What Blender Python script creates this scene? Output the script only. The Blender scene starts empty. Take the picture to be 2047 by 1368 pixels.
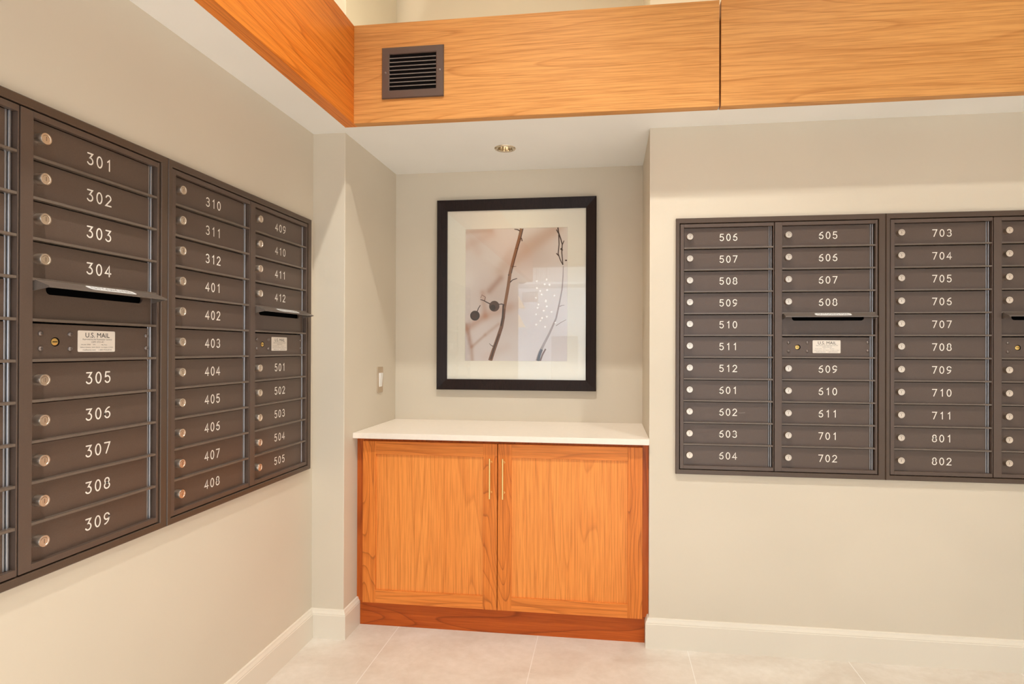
import bpy, bmesh, math, random
from mathutils import Vector, Matrix
import numpy as np

D = bpy.data
SC = bpy.context.scene
COL = SC.collection
random.seed(7)

# ------------------------------------------------------------------ camera
F_PX, YAW, PITCH, ROLL = 1163.445, -0.1275, 0.0028, 0.0032
CAM_POS = Vector((1.2333, -2.4271, 1.2300))
_cy, _sy = math.cos(YAW), math.sin(YAW)
_f = Vector((_sy * math.cos(PITCH), _cy * math.cos(PITCH), math.sin(PITCH)))
_r = Vector((_cy, -_sy, 0.0))
_u = _r.cross(_f)
_c, _s = math.cos(ROLL), math.sin(ROLL)
RGT = _c * _r + _s * _u
UPV = -_s * _r + _c * _u
cam_data = D.cameras.new('camera')
cam_data.sensor_fit = 'HORIZONTAL'
cam_data.sensor_width = 36.0
cam_data.lens = 36.0 * F_PX / 2047.0
cam_data.shift_x = -43.0 / 2047.0
cam_data.shift_y = 9.46 / 2047.0
cam_data.clip_start = 0.02
cam = D.objects.new('camera', cam_data)
cam.matrix_world = Matrix(((RGT.x, UPV.x, -_f.x, CAM_POS.x),
                           (RGT.y, UPV.y, -_f.y, CAM_POS.y),
                           (RGT.z, UPV.z, -_f.z, CAM_POS.z),
                           (0, 0, 0, 1)))
COL.objects.link(cam)
SC.camera = cam

# ------------------------------------------------------------------ world, lights, exposure
SC.view_settings.view_transform = 'Standard'
SC.view_settings.look = 'None'
SC.view_settings.exposure = -0.04
SC.view_settings.gamma = 1.0
SC.view_settings.use_curve_mapping = False

world = D.worlds.new('world')
SC.world = world
world.use_nodes = True
world.node_tree.nodes['Background'].inputs[0].default_value = (0.80, 0.90, 1.0, 1)
world.node_tree.nodes['Background'].inputs[1].default_value = 2.5

WARM = (1.0, 0.98, 0.92)
SOFT = (1.0, 0.985, 0.99)
DAY = (0.86, 0.93, 1.0)


def spot(name, loc, power, color, size=110, blend=0.5, soft=0.04, target=None):
    l = D.lights.new(name, 'SPOT')
    l.energy = power
    l.color = color
    l.spot_size = math.radians(size)
    l.spot_blend = blend
    l.shadow_soft_size = soft
    o = D.objects.new(name, l)
    o.location = loc
    if target:
        o.rotation_euler = (Vector(target) - Vector(loc)).to_track_quat('-Z', 'Y').to_euler()
    COL.objects.link(o)
    return o


def area(name, loc, rot, sx, sy, power, color):
    l = D.lights.new(name, 'AREA')
    l.shape = 'RECTANGLE'
    l.size, l.size_y = sx, sy
    l.energy = power
    l.color = color
    o = D.objects.new(name, l)
    o.location = loc
    o.rotation_euler = rot
    COL.objects.link(o)
    return o


PI = math.pi
# recessed downlights in the high ceiling of the mail room, and one added narrow fill
spot('ceiling_and_fill_spot', (2.40, -1.60, 4.05), 105, WARM, 100, 0.5)
spot('ceiling_and_fill_spot', (1.60, -3.40, 4.05), 60, WARM, 110, 0.5)
spot('ceiling_and_fill_spot', (0.95, -1.50, 4.05), 225, WARM, 90, 0.5)
spot('ceiling_and_fill_spot', (1.45, -2.15, 4.05), 1800, SOFT, 34, 0.6)  # added fill: floor pool out of view, its bounce lifts soffit and niche
# cove strips lying on top of the dropped soffit, behind the wooden fascia
area('cove_strip', (2.1, -0.09, 2.26), (PI, 0, 0), 3.6, 0.04, 24, (1.0, 0.88, 0.60))
area('cove_strip', (0.085, -2.2, 2.26), (PI, 0, 0), 0.04, 3.6, 30, (1.0, 0.92, 0.76))
# added cool fill at the closed right wall, for glints on the mailboxes
area('east_glint_fill', (4.15, -3.0, 1.25), (0, math.radians(90), 0), 2.0, 2.4, 13, (0.88, 0.96, 1.0))
# daylight through the lobby's side window, then two added lobby fills
area('window_daylight', (6.9, -8.2, 1.5), (0, math.radians(90), 0), 2.2, 4.0, 170, DAY)
area('lobby_ceiling_fill', (0.5, -8.6, 2.79), (0, 0, 0), 4.0, 4.0, 60, DAY)  # no skylight here; added under the closed ceiling to brighten the lobby
area('lobby_wall_fill', (0.2, -10.4, 2.76), (math.radians(-35), 0, 0), 5.0, 0.5, 380, (0.66, 0.83, 1.0))  # added to brighten the far wall mirrored in the picture glass

# ------------------------------------------------------------------ main dimensions
XW, YW = -0.0185, 0.0205      # left wall plane, right wall plane
ZS = 2.1426                   # underside of soffit
ZC = 4.1                      # high ceiling
YP = -0.082                   # front face of the pier left of the niche
XN0, XN1, YN = 0.125, 1.403, 0.514   # niche
FY, FX, FT = -0.179, 0.206, 2.539    # fascia faces and top
XE, YB = 4.2, -4.5            # right end, lobby opening
Z0 = 1.690                    # top row of locks
P = 0.0889                    # mailbox row pitch
DC, DU = 0.3836, 0.4197


# ------------------------------------------------------------------ helpers
class MB:
    """collects geometry for ONE mesh object"""

    def __init__(self):
        self.v, self.f, self.m = [], [], []

    def add(self, verts, faces, mi=0):
        n = len(self.v)
        self.v += [tuple(p) for p in verts]
        self.f += [tuple(i + n for i in f) for f in faces]
        self.m += [mi] * len(faces)

    def box(self, x0, x1, y0, y1, z0, z1, mi=0):
        vs = [(x, y, z) for z in (z0, z1) for y in (y0, y1) for x in (x0, x1)]
        self.add(vs, [(0, 2, 3, 1), (4, 5, 7, 6), (0, 1, 5, 4), (2, 6, 7, 3), (0, 4, 6, 2), (1, 3, 7, 5)], mi)

    def prism(self, poly, y0, y1, mi=0):
        """polygon in x,z (counter-clockwise seen from -y) extruded from y0 (front) to y1"""
        n = len(poly)
        vs = [(a, y0, b) for a, b in poly] + [(a, y1, b) for a, b in poly]
        fs = [tuple(range(n)), tuple(range(2 * n - 1, n - 1, -1))]
        for i in range(n):
            j = (i + 1) % n
            fs.append((i, i + n, j + n, j))
        self.add(vs, fs, mi)

    def lathe(self, prof, cx, cz, mi=0, seg=24, mis=None, axis='y'):
        """prof: list of (radius, depth); turned about the y axis (or z)"""
        n = len(self.v)
        for r, d in prof:
            for k in range(seg):
                a = 2 * PI * k / seg
                if axis == 'y':
                    self.v.append((cx + r * math.cos(a), d, cz + r * math.sin(a)))
                else:
                    self.v.append((cx + r * math.cos(a), cz + r * math.sin(a), d))
        for i in range(len(prof) - 1):
            for k in range(seg):
                a, b = n + i * seg + k, n + i * seg + (k + 1) % seg
                self.f.append((a, b, b + seg, a + seg))
                self.m.append(mis[i] if mis else mi)
        self.f.append(tuple(n + k for k in range(seg)))
        self.m.append(mis[0] if mis else mi)
        e = n + (len(prof) - 1) * seg
        self.f.append(tuple(e + k for k in range(seg - 1, -1, -1)))
        self.m.append(mis[-1] if mis else mi)

    def tube(self, a, b, r, seg=12, mi=0):
        a, b = Vector(a), Vector(b)
        d = (b - a).normalized()
        p = d.orthogonal().normalized()
        q = d.cross(p)
        n = len(self.v)
        for c in (a, b):
            for k in range(seg):
                t = 2 * PI * k / seg
                self.v.append(tuple(c + r * (math.cos(t) * p + math.sin(t) * q)))
        for k in range(seg):
            j = (k + 1) % seg
            self.f.append((n + k, n + j, n + j + seg, n + k + seg))
            self.m.append(mi)
        self.f.append(tuple(n + k for k in range(seg - 1, -1, -1)))
        self.m.append(mi)
        self.f.append(tuple(n + seg + k for k in range(seg)))
        self.m.append(mi)

    def sphere(self, c, r, seg=16, mi=0):
        rings = seg // 2
        vs = []
        for i in range(1, rings):
            t = PI * i / rings
            for k in range(seg):
                a = 2 * PI * k / seg
                vs.append((c[0] + r * math.sin(t) * math.cos(a), c[1] + r * math.sin(t) * math.sin(a), c[2] + r * math.cos(t)))
        top, bot = len(vs), len(vs) + 1
        vs += [(c[0], c[1], c[2] + r), (c[0], c[1], c[2] - r)]
        fs = []
        for i in range(rings - 2):
            for k in range(seg):
                j = (k + 1) % seg
                fs.append((i * seg + k, (i + 1) * seg + k, (i + 1) * seg + j, i * seg + j))
        for k in range(seg):
            j = (k + 1) % seg
            fs.append((top, k, j))
            fs.append((bot, (rings - 2) * seg + j, (rings - 2) * seg + k))
        self.add(vs, fs, mi)

    def mesh(self, name, mats, bevel=0.0, smooth=None, fix=True):
        me = D.meshes.new(name)
        me.from_pydata(self.v, [], self.f)
        for m in (mats if isinstance(mats, (list, tuple)) else [mats]):
            me.materials.append(m)
        me.polygons.foreach_set('material_index', self.m)
        bm = bmesh.new()
        bm.from_mesh(me)
        if fix:
            bmesh.ops.recalc_face_normals(bm, faces=bm.faces)
        if bevel:
            es = [e for e in bm.edges if len(e.link_faces) == 2 and e.calc_face_angle() > 0.5]
            bmesh.ops.bevel(bm, geom=es, offset=bevel, segments=2, affect='EDGES', profile=0.5)
        bm.to_mesh(me)
        bm.free()
        if smooth:
            for p_ in me.polygons:
                p_.use_smooth = True
            me.set_sharp_from_angle(angle=math.radians(smooth))
        me.update()
        return me


def link(name, mesh, parent=None, loc=(0, 0, 0), rot=(0, 0, 0)):
    o = D.objects.new(name, mesh)
    COL.objects.link(o)
    o.location = loc
    o.rotation_euler = rot
    if parent:
        o.parent = parent
    return o


def tag(o, label, cat, group=None):
    o['label'] = label
    o['category'] = cat
    if group:
        o['group'] = group
    return o


def thing(name, label, cat, loc=(0, 0, 0), rotz=0.0, group=None):
    o = D.objects.new(name, None)
    o.empty_display_size = 0.1
    COL.objects.link(o)
    o.location = loc
    o.rotation_euler = (0, 0, rotz)
    return tag(o, label, cat, group)


def struct(name, mb, mats, bevel=0.0, smooth=None, parent=None):
    o = link(name, mb.mesh(name, mats, bevel, smooth), parent)
    if not parent:
        o['kind'] = 'structure'
    return o


def text_geo(s, x0, x1, z0, h, y, weight=0.0):
    """flat lettering fitted between x0 and x1, base line z0, capital height h, facing -y"""
    c = D.curves.new('t', 'FONT')
    c.body = s
    c.align_x = 'LEFT'
    c.resolution_u = 3
    c.offset = weight
    o = D.objects.new('t', c)
    COL.objects.link(o)
    dg = bpy.context.evaluated_depsgraph_get()
    me = o.evaluated_get(dg).to_mesh()
    vs = [tuple(v.co) for v in me.vertices]
    fs = [tuple(p_.vertices) for p_ in me.polygons]
    o.evaluated_get(dg).to_mesh_clear()
    D.objects.remove(o)
    D.curves.remove(c)
    ax, bx = min(v[0] for v in vs), max(v[0] for v in vs)
    top = max(v[1] for v in vs)
    sx = (x1 - x0) / (bx - ax)
    sz = h / top
    return [(x0 + (v[0] - ax) * sx, y, z0 + v[1] * sz) for v in vs], fs


# ------------------------------------------------------------------ materials
def mat(name, col, rough=0.5, metal=0.0, spec=0.5):
    m = D.materials.new(name)
    m.use_nodes = True
    b = m.node_tree.nodes['Principled BSDF']
    b.inputs['Base Color'].default_value = (*col, 1)
    b.inputs['Roughness'].default_value = rough
    b.inputs['Metallic'].default_value = metal
    b.inputs['Specular IOR Level'].default_value = spec
    return m


def N(m, t, **kw):
    n = m.node_tree.nodes.new(t)
    for k, v in kw.items():
        setattr(n, k, v)
    return n


def L(m, a, b):
    m.node_tree.links.new(a, b)


def bsdf(m):
    return m.node_tree.nodes['Principled BSDF']


def ramp(m, src, stops):
    r = N(m, 'ShaderNodeValToRGB')
    while len(r.color_ramp.elements) < len(stops):
        r.color_ramp.elements.new(0.5)
    for e, (p_, c) in zip(r.color_ramp.elements, stops):
        e.position = p_
        e.color = (*c, 1)
    L(m, src, r.inputs[0])
    return r.outputs[0]


def noise(m, vec, scale, detail=3, rough=0.5, dist=0.0):
    n = N(m, 'ShaderNodeTexNoise')
    n.inputs['Scale'].default_value = scale
    n.inputs['Detail'].default_value = detail
    n.inputs['Roughness'].default_value = rough
    n.inputs['Distortion'].default_value = dist
    if vec is not None:
        L(m, vec, n.inputs['Vector'])
    return n.outputs['Fac']


def coords(m, scale=(1, 1, 1), loc=(0, 0, 0), kind='Object'):
    tc = N(m, 'ShaderNodeTexCoord')
    mp = N(m, 'ShaderNodeMapping')
    mp.inputs['Scale'].default_value = scale
    mp.inputs['Location'].default_value = loc
    L(m, tc.outputs[kind], mp.inputs['Vector'])
    return mp.outputs[0]


def bump(m, src, strength, dist=0.001):
    b = N(m, 'ShaderNodeBump')
    b.inputs['Strength'].default_value = strength
    b.inputs['Distance'].default_value = dist
    L(m, src, b.inputs['Height'])
    L(m, b.outputs[0], bsdf(m).inputs['Normal'])


def math_node(m, op, a, b=None):
    n = N(m, 'ShaderNodeMath', operation=op)
    for i, x in enumerate((a, b)):
        if x is None:
            continue
        if isinstance(x, (int, float)):
            n.inputs[i].default_value = x
        else:
            L(m, x, n.inputs[i])
    return n.outputs[0]


def wood(name, axis, light, mid, dark, seed=0.0, rings=26.0, across=3.2, rough=0.38, ring_amt=0.55, along=0.45):
    m = mat(name, mid, rough, 0.0, 0.28)
    def sc(al, ac):
        s = [ac, ac, ac]
        s['xyz'.index(axis)] = al
        return s
    v1 = coords(m, sc(along, across), (seed, seed * 1.7, seed * 0.6))
    n1 = noise(m, v1, 1.0, 1.5, 0.4, 0.1)
    ring = math_node(m, 'FRACT', math_node(m, 'MULTIPLY', n1, rings))
    # saw-tooth growth rings: slow rise, quick drop
    v2 = coords(m, sc(5.0, 210.0), (seed, 0, seed))
    fib = noise(m, v2, 1.0, 3, 0.6)
    v3 = coords(m, sc(0.6, 5.0), (0, seed * 2.0, seed))
    big = noise(m, v3, 1.0, 2)
    ringc = ramp(m, ring, [(0.0, light), (0.55, light), (0.86, mid), (0.95, dark), (1.0, light)])
    bigc = ramp(m, big, [(0.30, mid), (0.68, light)])
    mx = N(m, 'ShaderNodeMix', data_type='RGBA')
    mx.inputs[0].default_value = ring_amt
    L(m, bigc, mx.inputs[6])
    L(m, ringc, mx.inputs[7])
    fibc = ramp(m, fib, [(0.32, (0.68, 0.58, 0.50)), (0.60, (1.0, 1.0, 1.0))])
    mul = N(m, 'ShaderNodeMix', data_type='RGBA', blend_type='MULTIPLY')
    mul.inputs[0].default_value = 0.75
    L(m, mx.outputs[2], mul.inputs[6])
    L(m, fibc, mul.inputs[7])
    L(m, mul.outputs[2], bsdf(m).inputs['Base Color'])
    bump(m, fib, 0.06, 0.0006)
    return m


def paint(name, col, rough=0.55, var=0.03):
    m = mat(name, col, rough, spec=0.3)
    v = coords(m)
    n = noise(m, v, 1.4, 2)
    c0 = tuple(c * (1 - var) for c in col)
    c1 = tuple(min(1, c * (1 + var)) for c in col)
    L(m, ramp(m, n, [(0.35, c0), (0.65, c1)]), bsdf(m).inputs['Base Color'])
    bump(m, noise(m, v, 260, 2), 0.05, 0.0006)
    return m


M_WALL = paint('wall_paint', (0.70, 0.617, 0.495), 0.55)
M_CEIL = paint('ceiling_paint', (0.94, 0.93, 0.90), 0.8)
M_BASE = paint('baseboard_paint', (0.79, 0.715, 0.60), 0.35)

M_FLOOR = mat('floor_tile', (0.6, 0.5, 0.4), 0.42)


def build_floor_mat(m):
    v = coords(m)
    sep = N(m, 'ShaderNodeSeparateXYZ')
    L(m, v, sep.inputs[0])

    def line(src, off, pitch, w):
        t = math_node(m, 'DIVIDE', math_node(m, 'SUBTRACT', src, off), pitch)
        fr = math_node(m, 'FRACT', math_node(m, 'ADD', t, 50.5))
        d = math_node(m, 'ABSOLUTE', math_node(m, 'SUBTRACT', fr, 0.5))
        return math_node(m, 'LESS_THAN', d, w / pitch / 2)
    g = math_node(m, 'MAXIMUM', line(sep.outputs[0], 0.3215, 0.618, 0.0032), line(sep.outputs[1], -0.62, 1.236, 0.0032))
    n1 = noise(m, coords(m, (1.6, 2.6, 1)), 2.2, 6, 0.62, 0.6)
    n2 = noise(m, v, 34, 4, 0.6)
    base = ramp(m, n1, [(0.30, (0.69, 0.605, 0.515)), (0.52, (0.77, 0.70, 0.615)), (0.72, (0.84, 0.78, 0.705))])
    fine = ramp(m, n2, [(0.3, (0.93, 0.92, 0.90)), (0.7, (1, 1, 1))])
    mu = N(m, 'ShaderNodeMix', data_type='RGBA', blend_type='MULTIPLY')
    mu.inputs[0].default_value = 1.0
    L(m, base, mu.inputs[6])
    L(m, fine, mu.inputs[7])
    mg = N(m, 'ShaderNodeMix', data_type='RGBA')
    L(m, g, mg.inputs[0])
    L(m, mu.outputs[2], mg.inputs[6])
    mg.inputs[7].default_value = (0.88, 0.84, 0.78, 1)
    L(m, mg.outputs[2], bsdf(m).inputs['Base Color'])
    inv = math_node(m, 'SUBTRACT', 1.0, g)
    bump(m, inv, 0.25, 0.001)


build_floor_mat(M_FLOOR)

HONEY = ((0.76, 0.375, 0.12), (0.68, 0.31, 0.09), (0.48, 0.185, 0.046))
HONEY_WARM_LIT = ((0.86, 0.27, 0.035), (0.76, 0.19, 0.014), (0.44, 0.09, 0.006))  # fascia wood reddened to carry the different light on the left side
TEAK = ((0.82, 0.25, 0.042), (0.66, 0.18, 0.026), (0.28, 0.065, 0.012))
M_FASX = wood('fascia_wood_long', 'x', *HONEY, seed=1.3, rings=22, across=4.4, along=0.30, ring_amt=0.46)
M_FASX2 = wood('fascia_wood_second', 'x', *HONEY, seed=7.7, rings=20, across=4.0, along=0.28, ring_amt=0.46)
M_FASY = wood('fascia_wood_side_lit', 'y', *HONEY_WARM_LIT, seed=4.1, rings=26, across=5.0, along=0.16, ring_amt=0.45)
M_PANEL = wood('cabinet_panel_wood', 'z', (0.92, 0.335, 0.072), (0.84, 0.27, 0.05), (0.56, 0.16, 0.028), seed=2.2, rings=16, across=7.0, along=0.25, ring_amt=0.4)
M_STILE = wood('cabinet_stile_wood', 'z', *TEAK, seed=5.4, rings=16, across=8.0, along=1.6)
M_RAIL = wood('cabinet_rail_wood', 'x', (0.84, 0.27, 0.05), (0.74, 0.215, 0.036), (0.46, 0.12, 0.02), seed=3.1, rings=14, across=6.0)
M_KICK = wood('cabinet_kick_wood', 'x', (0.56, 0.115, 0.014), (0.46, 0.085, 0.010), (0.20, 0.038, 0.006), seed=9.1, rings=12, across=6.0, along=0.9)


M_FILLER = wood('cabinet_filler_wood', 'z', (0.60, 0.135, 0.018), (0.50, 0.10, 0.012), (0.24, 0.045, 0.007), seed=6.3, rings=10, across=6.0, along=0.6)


def stone(name, col):
    m = mat(name, col, 0.28)
    n = noise(m, coords(m), 60, 3, 0.7)
    L(m, ramp(m, n, [(0.35, tuple(c * 0.97 for c in col)), (0.6, col)]), bsdf(m).inputs['Base Color'])
    return m


M_COUNTER = stone('counter_quartz', (0.92, 0.82, 0.71))


def powder(name, col, rough):
    m = mat(name, col, rough, 0.0, 0.5)
    v = coords(m)
    n = noise(m, v, 900, 2)
    L(m, ramp(m, n, [(0.3, tuple(c * 0.88 for c in col)), (0.7, tuple(c * 1.1 for c in col))]), bsdf(m).inputs['Base Color'])
    bump(m, n, 0.18, 0.0004)
    return m


M_BRONZE = powder('bronze_powder_coat', (0.104, 0.069, 0.052), 0.38)
M_TRIM = powder('bronze_trim_coat', (0.088, 0.056, 0.038), 0.36)
M_LIP = powder('bronze_lip_lit', (0.15, 0.115, 0.09), 0.30)  # same bronze, lightened for the light the lips catch
M_ROD = mat('hinge_metal', (0.30, 0.29, 0.30), 0.30, 0.75)
M_BLACK = mat('dark_interior', (0.006, 0.005, 0.005), 0.9, 0, 0.1)
M_WHITE = mat('white_engraving', (0.88, 0.82, 0.74), 0.6)
M_NICKEL = mat('satin_nickel', (0.72, 0.62, 0.52), 0.34, 0.95)
M_KEYWAY = mat('keyway_metal', (0.34, 0.26, 0.20), 0.4, 0.7)
M_BRASS = mat('brass', (0.83, 0.58, 0.20), 0.28, 0.9)
M_GOLD = mat('brushed_brass', (0.84, 0.58, 0.25), 0.32, 0.95)
M_SCREW = mat('screw_metal', (0.22, 0.18, 0.16), 0.32, 0.6)
M_PLATE = mat('label_plate', (0.80, 0.72, 0.63), 0.4)
M_INK = mat('black_ink', (0.03, 0.025, 0.025), 0.6)
M_GREYINK = mat('grey_ink', (0.25, 0.22, 0.20), 0.6)
M_STICKER = mat('white_sticker', (0.85, 0.84, 0.82), 0.5)
M_CHROME = mat('chrome_reflector', (0.85, 0.76, 0.62), 0.15, 1.0)
M_STEEL = mat('brushed_steel_plate', (0.62, 0.50, 0.38), 0.38, 0.9)
M_SWITCH = mat('white_switch_plastic', (0.86, 0.84, 0.80), 0.35)
M_SLAT = mat('vent_slat_edge', (0.30, 0.26, 0.23), 0.35)
M_HOOD = powder('bronze_hood_lit', (0.15, 0.12, 0.10), 0.28)  # bronze lightened to hold the bright reflection off the sloping top
M_VENT = powder('vent_bronze', (0.115, 0.075, 0.06), 0.4)

# ------------------------------------------------------------------ room shell
T = 0.15
bank_u0, bank_u1 = -0.0555, 0.7475
hole_u0, hole_u1 = -0.048, 0.740
hz0, hz1 = Z0 - 0.960, Z0 + 0.069
Y_B2 = -0.4856 - DC            # lock column 310
Y_B1 = Y_B2 - DC - DU          # first lock column of the bank left of it
X_B3 = 1.5629
X_B4 = X_B3 + DC + DU


def wall_with_holes(mb, s0, s1, holes, z_lo, z_hi, put):
    """boxes around rectangular holes along one axis"""
    cuts = sorted(holes)
    a = s0
    for h0, h1 in cuts:
        put(a, h0, z_lo, z_hi)
        put(h0, h1, z_lo, hz0)
        put(h0, h1, hz1, z_hi)
        a = h1
    put(a, s1, z_lo, z_hi)


mb = MB()
wall_with_holes(mb, YB - T, YP, [(Y_B1 + hole_u0, Y_B1 + hole_u1), (Y_B2 + hole_u0, Y_B2 + hole_u1)], 0, ZC,
                lambda a, b, c, d: mb.box(XW - T, XW, a, b, c, d))
struct('wall_left', mb, M_WALL)

mb = MB()
mb.box(XW - T, XN0, YP, YN + T, 0, ZC)
struct('wall_pier', mb, M_WALL, bevel=0.003)

mb = MB()
mb.box(XN0, XN1, YN, YN + T, 0, ZC)
struct('wall_back', mb, M_WALL)

mb = MB()
wall_with_holes(mb, XN1, XE + T, [(X_B3 + hole_u0, X_B3 + hole_u1), (X_B4 + hole_u0, X_B4 + hole_u1)], 0, ZC,
                lambda a, b, c, d: mb.box(a, b, YW, YW + T, c, d))
mb.box(XN1, XN1 + 0.06, YW + T, YN + T, 0, ZC)
struct('wall_right', mb, M_WALL)

mb = MB()
mb.box(XE, XE + T, YB, YW, 0, ZC)
struct('wall_east', mb, M_WALL)

mb = MB()
mb.box(XW, XE + T, YB - T, YB, 2.36, ZC)
struct('wall_front', mb, M_WALL)

mb = MB()
mb.box(-5.2, 7.4, -12.6, YN + T, -0.06, 0)
struct('floor', mb, M_FLOOR)

mb = MB()
mb.box(XW - T, XE + T, YB - T, YN + T, ZC, ZC + 0.1)
struct('ceiling', mb, M_CEIL)

# dropped soffit with a hole for the niche downlight
LX, LY, HW = 0.764, 0.189, 0.033
sz0, sz1 = ZS, ZS + 0.05
mb = MB()
mb.box(XW, XN0, YB, YP, sz0, sz1)
mb.box(XN0, 0.152, YB, -0.14, sz0, sz1)
yb0 = -0.14
mb.box(XN0, XN1, yb0, LY - HW, sz0, sz1)
mb.box(XN0, XN1, LY + HW, YN, sz0, sz1)
mb.box(XN0, LX - HW, LY - HW, LY + HW, sz0, sz1)
mb.box(LX + HW, XN1, LY - HW, LY + HW, sz0, sz1)
mb.box(XN1, XE, yb0, YW, sz0, sz1)
struct('ceiling_soffit', mb, M_CEIL)

# lobby behind the camera (seen only as a reflection in the picture glass)
M_LOBBY = paint('lobby_paint', (0.80, 0.82, 0.83), 0.6)
mb = MB()
zl = 2.82
fy0, fy1 = -12.0, -11.85
wins = [(-4.6, -1.9, 0.4, 2.4), (-1.05, -0.6, 2.45, 2.72), (-0.25, 0.45, 0.05, 1.55), (0.9, 4.4, 0.3, 2.6)]
edges = sorted({-5.2, 7.2} | {w[0] for w in wins} | {w[1] for w in wins})
for a, b in zip(edges[:-1], edges[1:]):
    w = [q for q in wins if q[0] <= a and q[1] >= b]
    if w:
        mb.box(a, b, fy0, fy1, 0, w[0][2])
        mb.box(a, b, fy0, fy1, w[0][3], zl)
    else:
        mb.box(a, b, fy0, fy1, 0, zl)
struct('wall_lobby_far', mb, M_LOBBY)
mb = MB()
mb.box(-5.2, -5.05, -11.85, YB - T, 0, zl)
struct('wall_lobby_left', mb, M_LOBBY)
mb = MB()
mb.box(7.05, 7.2, -11.85, -10.4, 0, zl)
mb.box(7.05, 7.2, -6.0, YB - T, 0, zl)
mb.box(7.05, 7.2, -10.4, -6.0, 0, 0.3)
mb.box(7.05, 7.2, -10.4, -6.0, 2.6, zl)
struct('wall_lobby_right', mb, M_LOBBY)
mb = MB()
mb.box(-5.2, 7.2, -12.0, YB - T, zl, zl + 0.08)
struct('ceiling_lobby', mb, M_LOBBY)
mb = MB()
mb.box(-5.2, XW - T, YB - T, YB - 0.02, 0, zl)
mb.box(XE + T, 7.2, YB - T, YB - 0.02, 0, zl)
struct('wall_lobby_near', mb, M_LOBBY)

# baseboards: a moulded profile swept along the wall line with mitred corners
BB = [(0.0, 0.0), (0.015, 0.0), (0.015, 0.098), (0.0135, 0.1005), (0.0135, 0.104), (0.0115, 0.108), (0.0085, 0.114),
      (0.0075, 0.118), (0.0065, 0.1205), (0.003, 0.1215), (0.0, 0.1215)]


def sweep(mb, path, prof, side=1):
    pts = [Vector(p_) for p_ in path]
    nrm = []
    for a, b in zip(pts[:-1], pts[1:]):
        d = (b - a).normalized()
        nrm.append(Vector((d.y, -d.x)) * side)
    rows = []
    for i, p_ in enumerate(pts):
        if i == 0:
            o = nrm[0]
        elif i == len(pts) - 1:
            o = nrm[-1]
        else:
            o = (nrm[i - 1] + nrm[i]) / (1 + nrm[i - 1].dot(nrm[i]))
        rows.append([(p_.x + o.x * t, p_.y + o.y * t, z) for t, z in prof])
    n = len(prof)
    vs = [v for r in rows for v in r]
    fs = []
    for i in range(len(rows) - 1):
        for k in range(n):
            j = (k + 1) % n
            fs.append((i * n + k, i * n + j, (i + 1) * n + j, (i + 1) * n + k))
    fs.append(tuple(range(n)))
    fs.append(tuple((len(rows) - 1) * n + k for k in range(n - 1, -1, -1)))
    mb.add(vs, fs)


KICK_Y = 0.052
mb = MB()
sweep(mb, [(XW, YB), (XW, YP), (XN0, YP), (XN0, KICK_Y)], BB)
struct('baseboard_left', mb, M_BASE)
mb = MB()
sweep(mb, [(XN1, KICK_Y), (XN1, YW), (XE, YW)], BB)
struct('baseboard_right', mb, M_BASE)

# ------------------------------------------------------------------ wooden fascia above the soffit
SEAM = 1.647


def fascia(label, boxargs, m):
    mb = MB()
    mb.box(*boxargs)
    o = link('wood_fascia_panel', mb.mesh('wood_fascia_panel', m, bevel=0.0012))
    return tag(o, label, 'wood panel')


fascia('honey coloured wood fascia panel with the dark air vent set in it', (FX, SEAM - 0.003, FY, -0.141, ZS - 0.002, FT), M_FASX)
fascia('honey wood fascia panel right of the seam, above the right mailboxes', (SEAM + 0.003, XE, FY, -0.141, ZS - 0.002, FT), M_FASX2)
fascia('orange-lit wood fascia panel running along the left wall above the mailboxes', (0.153, FX, YB, -0.141, ZS - 0.002, FT), M_FASY)
# backing batten that shows dark in the joint between the two long panels
mb = MB()
mb.box(FX, XE, -0.1405, -0.128, ZS + 0.05, FT - 0.05)
struct('trim_1', mb, M_BLACK)

# ------------------------------------------------------------------ air vent on the fascia
vent = thing('air_vent', 'small dark bronze air vent grille on the wooden fascia', 'air vent', (0.455, FY, 2.232))
vx0, vx1, vz0, vz1 = 0.327 - 0.455, 0.5825 - 0.455, 0.0, 0.205
ox0, ox1, oz0, oz1 = 0.3585 - 0.455, 0.5515 - 0.455, 0.032, 0.177


def mitred_frame(mb, x0, x1, z0, z1, ix0, ix1, iz0, iz1, prof, mi=0):
    """four mitred bars; prof = list of (t, y): t 0 at outer edge .. 1 at inner edge"""
    outer = [(x0, z0), (x1, z0), (x1, z1), (x0, z1)]
    inner = [(ix0, iz0), (ix1, iz0), (ix1, iz1), (ix0, iz1)]
    n = len(prof)
    vs = []
    for (a, b), (c, d) in zip(outer, inner):
        for t, y in prof:
            vs.append((a + (c - a) * t, y, b + (d - b) * t))
    fs = []
    for i in range(4):
        j = (i + 1) % 4
        for k in range(n):
            l = (k + 1) % n
            fs.append((i * n + k, j * n + k, j * n + l, i * n + l))
    mb.add(vs, fs, mi)


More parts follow.
